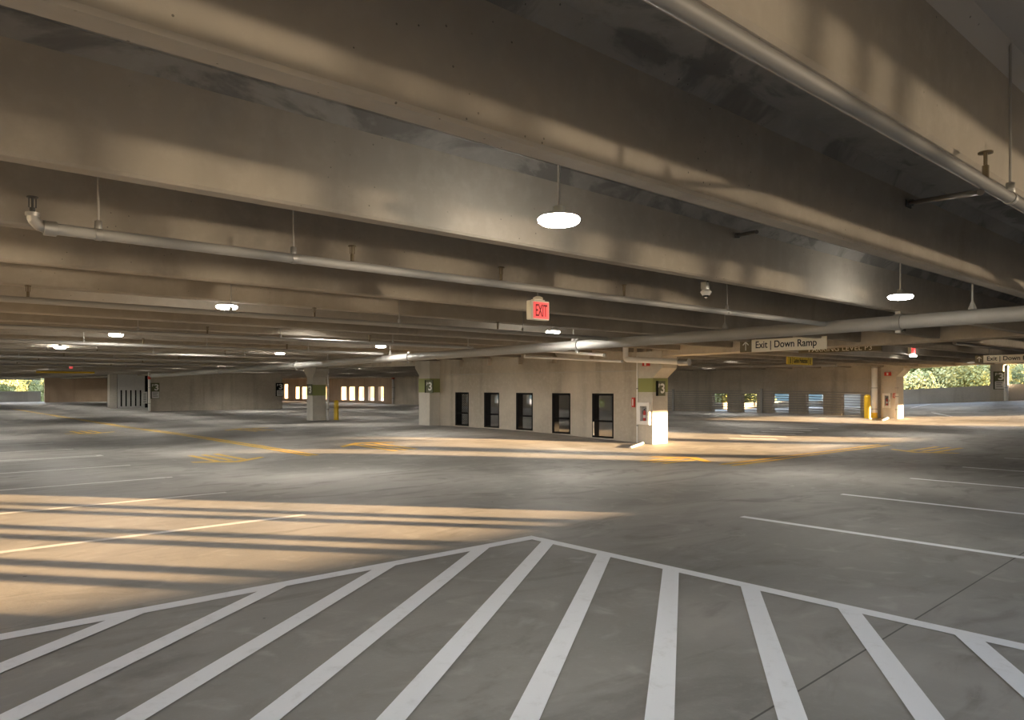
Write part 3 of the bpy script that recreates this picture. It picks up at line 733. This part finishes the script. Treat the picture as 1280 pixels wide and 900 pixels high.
b.build('printing', M['ink'], t)

# ------------------------------------------------------------------ posts, bollards and downpipes
def bollard(x, y, h, r, label):
    z = fz(x, y); t = thing('bollard', (x, y, z), label, 'bollard', 'yellow bollards')
    MB().lathe((x, y, z), [(r, 0), (r, h-r*.8), (r*.9, h-r*.4), (r*.6, h-.12*r), (0, h)], 24).build('post', M['yellow'], t)
    MB().lathe((x, y, z), [(r+.05, 0), (r+.05, .015), (r, .02)], 24).build('base_ring', M['steel'], t)
bollard(16.75, 31.1, .95, .11, 'yellow bollard beside the freestanding column')
bollard(34.8, 14.35, 1.12, .14, 'yellow bollard before the cable barrier at right')
def downpipe(p, r, z1, label, collar=None, low=None):
    x, y = p; z0 = fz(x, y); t = thing('downpipe', (x, y, z0), label, 'pipe')
    if low: MB().tube((x, y, z0), (x, y, low), r*1.02, n=16).build('yellow_foot', M['yellow'], t); z0 = low  # lowest length of the pipe is coloured yellow
    MB().tube((x, y, z0), (x, y, z1), r, n=16).build('pipe', M['pvc'], t)
    for z in (.5, 1.5, z1-.15): MB().tube((x, y, z), (x, y, z+.03), r*1.25, n=16).build('clamp', M['steel'], t)
    if collar: MB().tube((x, y, collar), (x, y, collar+.2), r*1.3, n=16).build('red_collar', M['red'], t)
downpipe((16.5, 31.45), .055, 2.3, 'white downpipe on the freestanding column')
c = at(1093, 525, 'x', 35.9); downpipe((35.9, c.y), .13, 2.6, 'thick cream downpipe beside the yellow bollard at right', None, .35)
c = at(1121, 527, 'y', 13.55); downpipe((c.x, 13.55), .07, 1.25, 'short white guard pipe standing before the right column')
c = at(186.5, 514, 'y', 50.3); downpipe((c.x, 50.3), .07, 2.5, 'white downpipe at the left end of the long blank wall', 2.05)
c = at(491.5, 503, 'y', 57.7); downpipe((min(c.x, 36.85), 57.7), .11, 2.40, 'white downpipe at the distant wall end', 2.3)
c = at(796.5, 556, 'x', 15.74); downpipe((15.74, c.y), .022, 2.4, 'thin conduit up the left edge of the sunlit column')
c = at(1258, 500, 'x', 56.72); downpipe((56.72, c.y), .12, 3.0, 'white sunlit downpipe beside the parapet column')
t = thing('drain_spout', at(793, 558, 'z', .05), 'white drain spout lying on the floor at the foot of the sunlit column', 'pipe')
A = at(788, 559.5, 'z', .04); B = at(801, 555, 'z', .06)
MB().path([A, B, B+Vector((.15, .05, .02))], .032, 12).build('pipe', M['pvc'], t)
t = thing('drain_spout', at(1106, 525, 'z', .1), 'white drain spout lying on the floor at the right column', 'pipe')
A = at(1102, 526.5, 'z', .05); B = at(1109, 523, 'z', .1)
MB().path([A, B, B+Vector((.2, .05, .02))], .06, 12).build('pipe', M['pvc'], t)

# ------------------------------------------------------------------ fire safety
def extinguisher_set(xf, ya, yb, z0, z1, la, lb):
    "cabinet on a face looking to -x at xf"
    t = thing('fire_cabinet', (xf, (ya+yb)/2, z0), la, 'fire cabinet')
    fw = .10*(z1-z0)/.6; d = .11; X0 = xf-d
    f = MB(); f.box(X0, xf, ya, ya+fw*.8, z0, z1); f.box(X0, xf, yb-fw, yb, z0, z1); f.box(X0, xf, ya+fw*.8, yb-fw, z0, z0+fw); f.box(X0, xf, ya+fw*.8, yb-fw, z1-fw, z1)
    f.build('door_frame', M['white'], t, .006)
    MB().box(xf-.015, xf-.002, ya+fw*.8, yb-fw, z0+fw, z1-fw).build('back_panel', M['grey'], t)
    MB().box(X0+.005, X0+.009, ya+fw*.8, yb-fw, z0+fw, z1-fw).build('glass_pane', M['glass'], t)
    MB().box(X0-.02, X0, ya+fw*.25, ya+fw*.5, (z0+z1)/2-.05, (z0+z1)/2+.05).build('pull_handle', M['steel'], t)
    yc = (ya+fw*.8+yb-fw)/2; zc = z0+fw+.002; hh = (z1-z0-2*fw); r = .036
    e = thing('fire_extinguisher', (xf-.055, yc, zc), lb, 'fire extinguisher')
    MB().lathe((xf-.055, yc, zc), [(0, 0), (r, .005), (r, hh*.55), (r*.7, hh*.64), (.014, hh*.68), (.014, hh*.72), (0, hh*.72)], 20).build('cylinder', M['red'], e)
    v = MB().tube((xf-.055, yc, zc+hh*.70), (xf-.055, yc, zc+hh*.8), .014, n=10); v.obeam((xf-.055, yc+.02, zc+hh*.79), (xf-.055, yc-.06, zc+hh*.86), .018, .012); v.obeam((xf-.055, yc+.02, zc+hh*.75), (xf-.055, yc-.05, zc+hh*.74), .018, .01); v.build('valve_handle', M['black'], e)
    MB().path([(xf-.06, yc+.01, zc+hh*.77), (xf-.07, yc+.045, zc+hh*.66), (xf-.075, yc+.047, zc+hh*.45)], .008, 8).build('hose', M['black'], e)
    MB().lathe((xf-.055, yc, zc+hh*.2), [(r+.0008, 0), (r+.0008, hh*.2)], 20).build('body_label', M['white'], e)
a = at(799.5, 503, 'x', CX0); b = at(814.3, 531, 'x', CX0)
extinguisher_set(CX0, b.y, a.y, b.z, a.z, 'white fire extinguisher cabinet on the sunlit number column', 'red fire extinguisher inside the cabinet on the sunlit column')
a = at(1103.8, 491.5, 'x', 36.3); b = at(1114.3, 510, 'x', 36.3)
extinguisher_set(36.3, b.y, a.y, b.z, a.z, 'white fire extinguisher cabinet on the right column beside the bollard', 'red fire extinguisher inside the cabinet on the right column')
def strobe(c, w, h, label, two=False):
    t = thing('fire_alarm', c, label, 'fire alarm')
    MB().box(c.x-.06, c.x, c.y-w/2, c.y+w/2, c.z-h/2, c.z+h/2).build('red_body', M['red'], t, .006)
    MB().box(c.x-.075, c.x-.06, c.y-w*.12, c.y+w*.12, c.z-h*.35, c.z+h*.35).build('strobe_lens', M['white'], t)
sp = at(808.5, 455.5, 'x', CX0); strobe(Vector((CX0, sp.y, sp.z)), .22, .09, 'red alarm strobe high on the sunlit column below the pipe')
sp = at(795, 503, 'x', 15.8); strobe(Vector((15.8, sp.y+.06, sp.z)), .09, .26, 'red pull station left of the sunlit column')
sp = at(1110, 467.5, 'x', 36.3); strobe(Vector((36.3, sp.y, sp.z)), .30, .17, 'red alarm strobe high on the right column')
sp = at(1117, 494.5, 'x', 36.3); strobe(Vector((36.3, 13.72, sp.z)), .12, .22, 'red pull station on the edge of the right column')
# security camera
c = at(882.5, 366, 'y', 3.97)
t = thing('security_camera', c, 'white dome security camera hanging under a beam', 'security camera')
MB().lathe((c.x, c.y, c.z), [(.03, .03), (.052, .012), (.052, .004), (.036, -.022), (.03, -.026), (0, -.026)], 28).build('dome_housing', M['white'], t)
MB().lathe((c.x, c.y, c.z-.026), [(.029, 0), (.027, -.008), (.016, -.014), (0, -.014)], 24).build('dark_window', M['black'], t)
MB().ball((c.x, c.y, c.z-.040), .014, 12).build('lens_ball', M['white'], t)
MB().box(c.x-.045, c.x+.012, c.y-.03, c.y+.03, c.z+.028, c.z+.10).build('junction_box', M['steel'], t, .004)
MB().tube((c.x+.03, c.y, c.z+.028), (c.x+.03, c.y, 3.05), .008, n=8).build('conduit', M['dark'], t)

# ------------------------------------------------------------------ trees and hills outside
def leaves(name, mat, blobs, n, size, seed):
    r = random.Random(seed); mb = MB()
    for _ in range(n):
        bx, by, bz, br = r.choice(blobs)
        while True:
            d = Vector((r.uniform(-1, 1), r.uniform(-1, 1), r.uniform(-1, 1)))
            if .25 < d.length < 1: break
        p = Vector((bx, by, bz))+d*br
        a = Vector((r.gauss(0, 1), r.gauss(0, 1), r.gauss(0, 1))).normalized(); b = a.orthogonal().normalized(); s = size*r.uniform(.6, 1.3)
        mb.add([p-a*s-b*s*.45, p+a*s*.2-b*s*.7, p+a*s+b*s*.1, p+b*s*.6], [(0, 1, 2, 3)])
    return mb
PROTO = []
for k, (leafm, seed) in enumerate((('leaf1', 3), ('leaf2', 5), ('leaf1', 9))):
    r = random.Random(seed)
    bl = [(r.uniform(-2.8, 2.8), r.uniform(-2.8, 2.8), r.uniform(4.2, 10), r.uniform(1.2, 2.2)) for _ in range(16)]
    me = leaves('crown', M[leafm], bl, 8000, .21, seed)
    tr = MB().path([(0, 0, 0), (.15, .1, 2.5), (0, .2, 5), (.2, 0, 8)], .28, 10)
    for i in range(5): tr.tube((.05, .1, 3+i), (bl[i][0]*.8, bl[i][1]*.8, bl[i][2]), .11, .04, 8)
    PROTO.append((leafm, me, tr))
pm = {}
def tree(x, y, s, k, label, zb=-3):
    t = thing('tree', (0, 0, 0), label, 'tree', 'trees outside the parking deck')
    leafm, me, tr = PROTO[k]
    if k not in pm:
        c = me.build('crown', M[leafm], t, recalc=False); u = tr.build('trunk', M['bark'], t); pm[k] = (c, u)
    else:
        for src in pm[k]:
            o = src.copy(); COL.objects.link(o); o.parent = t
    t.location = (x, y, zb); t.scale = (s, s, s); t.rotation_euler = (0, 0, (x*7+y*3) % 6.28)
TR = [(1138,66,.62,2), (1212,66,.66,0), (1288,67,.64,1), (1173,75.5,.70,1), (1248,76,.74,2), (1150,87,.68,0), (1209,90,.70,2), (1270,88,.68,0)]
PLACE = ['leftmost over the right parapet, in front', 'just left of the parapet column', 'at the right edge of the picture, in front', 'darker, over the middle of the right parapet', 'directly behind the parapet column',
         'behind the leftmost one over the right parapet', 'behind, left of the parapet column', 'behind, right of the parapet column']
for (px, dep, s, k), lab in zip(TR, PLACE):
    p = FW*dep+RT*((px-640)/F*dep); tree(p.x, p.y, s, k, 'pale leafy tree ' + lab)
for i, (px, dep, s, k) in enumerate(((6, 88, .5, 0), (50, 89, .5, 2), (27, 97, .55, 1), (74, 98, .55, 0), (0, 109, .62, 2))):
    p = FW*dep+RT*((px-640)/F*dep); tree(p.x, p.y, s, k, 'leafy tree ' + ['at the far left edge behind the distant parapet', 'behind the distant parapet near the brown wall', 'darker, in the middle behind the distant parapet', 'behind the corner of the brown wall', 'at the very left edge, behind the others'][i])
for i, (x, y, s, k) in enumerate(((41, 31.5, .5, 1), (46.4, 31.2, .45, 0), (51.5, 31.5, .5, 1), (56.5, 33.5, .52, 2), (44, 38, .6, 0))):
    tree(x, y, s, k, 'leafy tree seen through the low openings of the right wall, ' + ['leftmost and nearest', 'second from the left', 'third from the left', 'rightmost', 'behind the others'][i])
mb = MB(); r = random.Random(4); n = 60
def hills(a0, a1, R, h0, h1):
    b = len(mb.v); vs = []; fs = []
    for i in range(n+1):
        an = math.radians(a0+(a1-a0)*i/n); hh = h0+(h1-h0)*(.5+.5*math.sin(i*.35)*math.cos(i*.13+1)) + r.uniform(-.7, .7)
        for R2, z in ((R, -7), (R+25, hh-3), (R+40, hh)): vs.append((R2*math.cos(an), R2*math.sin(an), z))
    for i in range(n):
        for j in range(2): fs.append((i*3+j, (i+1)*3+j, (i+1)*3+j+1, i*3+j+1))
    mb.add(vs, fs, True)
hills(-25, 60, 190, 7, 13); hills(75, 110, 190, 9, 14)
struct(mb.build('hills', M['forest'], recalc=False), 'blue green wooded hills beyond the trees')
# sunlit building beyond the far openings
mb = MB(); mb.box(36.9, 64, 95.5, 96, -3, 6); struct(mb.build('outside_wall', M['wall_sunny']))

# ------------------------------------------------------------------ light
K = .0945
EL = math.atan(K); ha = math.radians(128.2)
v = Vector((math.cos(ha)*math.cos(EL), math.sin(ha)*math.cos(EL), -math.sin(EL)))
sd = bpy.data.lights.new('sun', 'SUN'); sd.energy = 70; sd.color = (1., .66, .345); sd.angle = math.radians(.53)
so = bpy.data.objects.new('sun', sd); COL.objects.link(so); so.rotation_euler = v.to_track_quat('-Z', 'Y').to_euler()
w = bpy.data.worlds.new('sky'); scn.world = w; w.use_nodes = True; nt = w.node_tree
bg = nt.nodes['Background']
tc = nt.nodes.new('ShaderNodeTexCoord'); sp_ = nt.nodes.new('ShaderNodeSeparateXYZ'); nt.links.new(tc.outputs['Generated'], sp_.inputs[0])
cr = nt.nodes.new('ShaderNodeValToRGB'); nt.links.new(math_node(nt, 'MULTIPLY_ADD', sp_.outputs[2], .5, .5), cr.inputs[0])
e = cr.color_ramp.elements; e[0].position = .40; e[0].color = (.20, .16, .11, 1); e[1].position = 1.; e[1].color = (.58, .70, .90, 1)
for p_, c_ in ((.498, (.34, .27, .18, 1)), (.503, (1., .93, .80, 1)), (.56, (.86, .93, 1.0, 1)), (.70, (.64, .79, 1.0, 1))):
    k_ = e.new(p_); k_.color = c_
nt.links.new(cr.outputs[0], bg.inputs[0]); bg.inputs[1].default_value = 6.3
gd = bpy.data.lights.new('low_sun_glint', 'SUN'); gd.energy = 1.75; gd.color = (1., .80, .57); gd.angle = math.radians(1.8)  # added weak sun from below the horizon, stands in for outdoor reflections
go = bpy.data.objects.new('low_sun_glint', gd); COL.objects.link(go)
go.rotation_euler = Vector((v.x, v.y, .095)).to_track_quat('-Z', 'Y').to_euler()

scn.view_settings.view_transform = 'Standard'; scn.view_settings.look = 'None'
scn.view_settings.exposure = 0; scn.view_settings.gamma = 1; scn.view_settings.use_curve_mapping = False
cy = scn.cycles
cy.use_denoising = True
try: cy.denoiser = 'OPENIMAGEDENOISE'
except Exception: pass
cy.max_bounces = 14; cy.diffuse_bounces = 8; cy.glossy_bounces = 4; cy.transmission_bounces = 6
cy.sample_clamp_indirect = 8; cy.caustics_reflective = False; cy.caustics_refractive = False
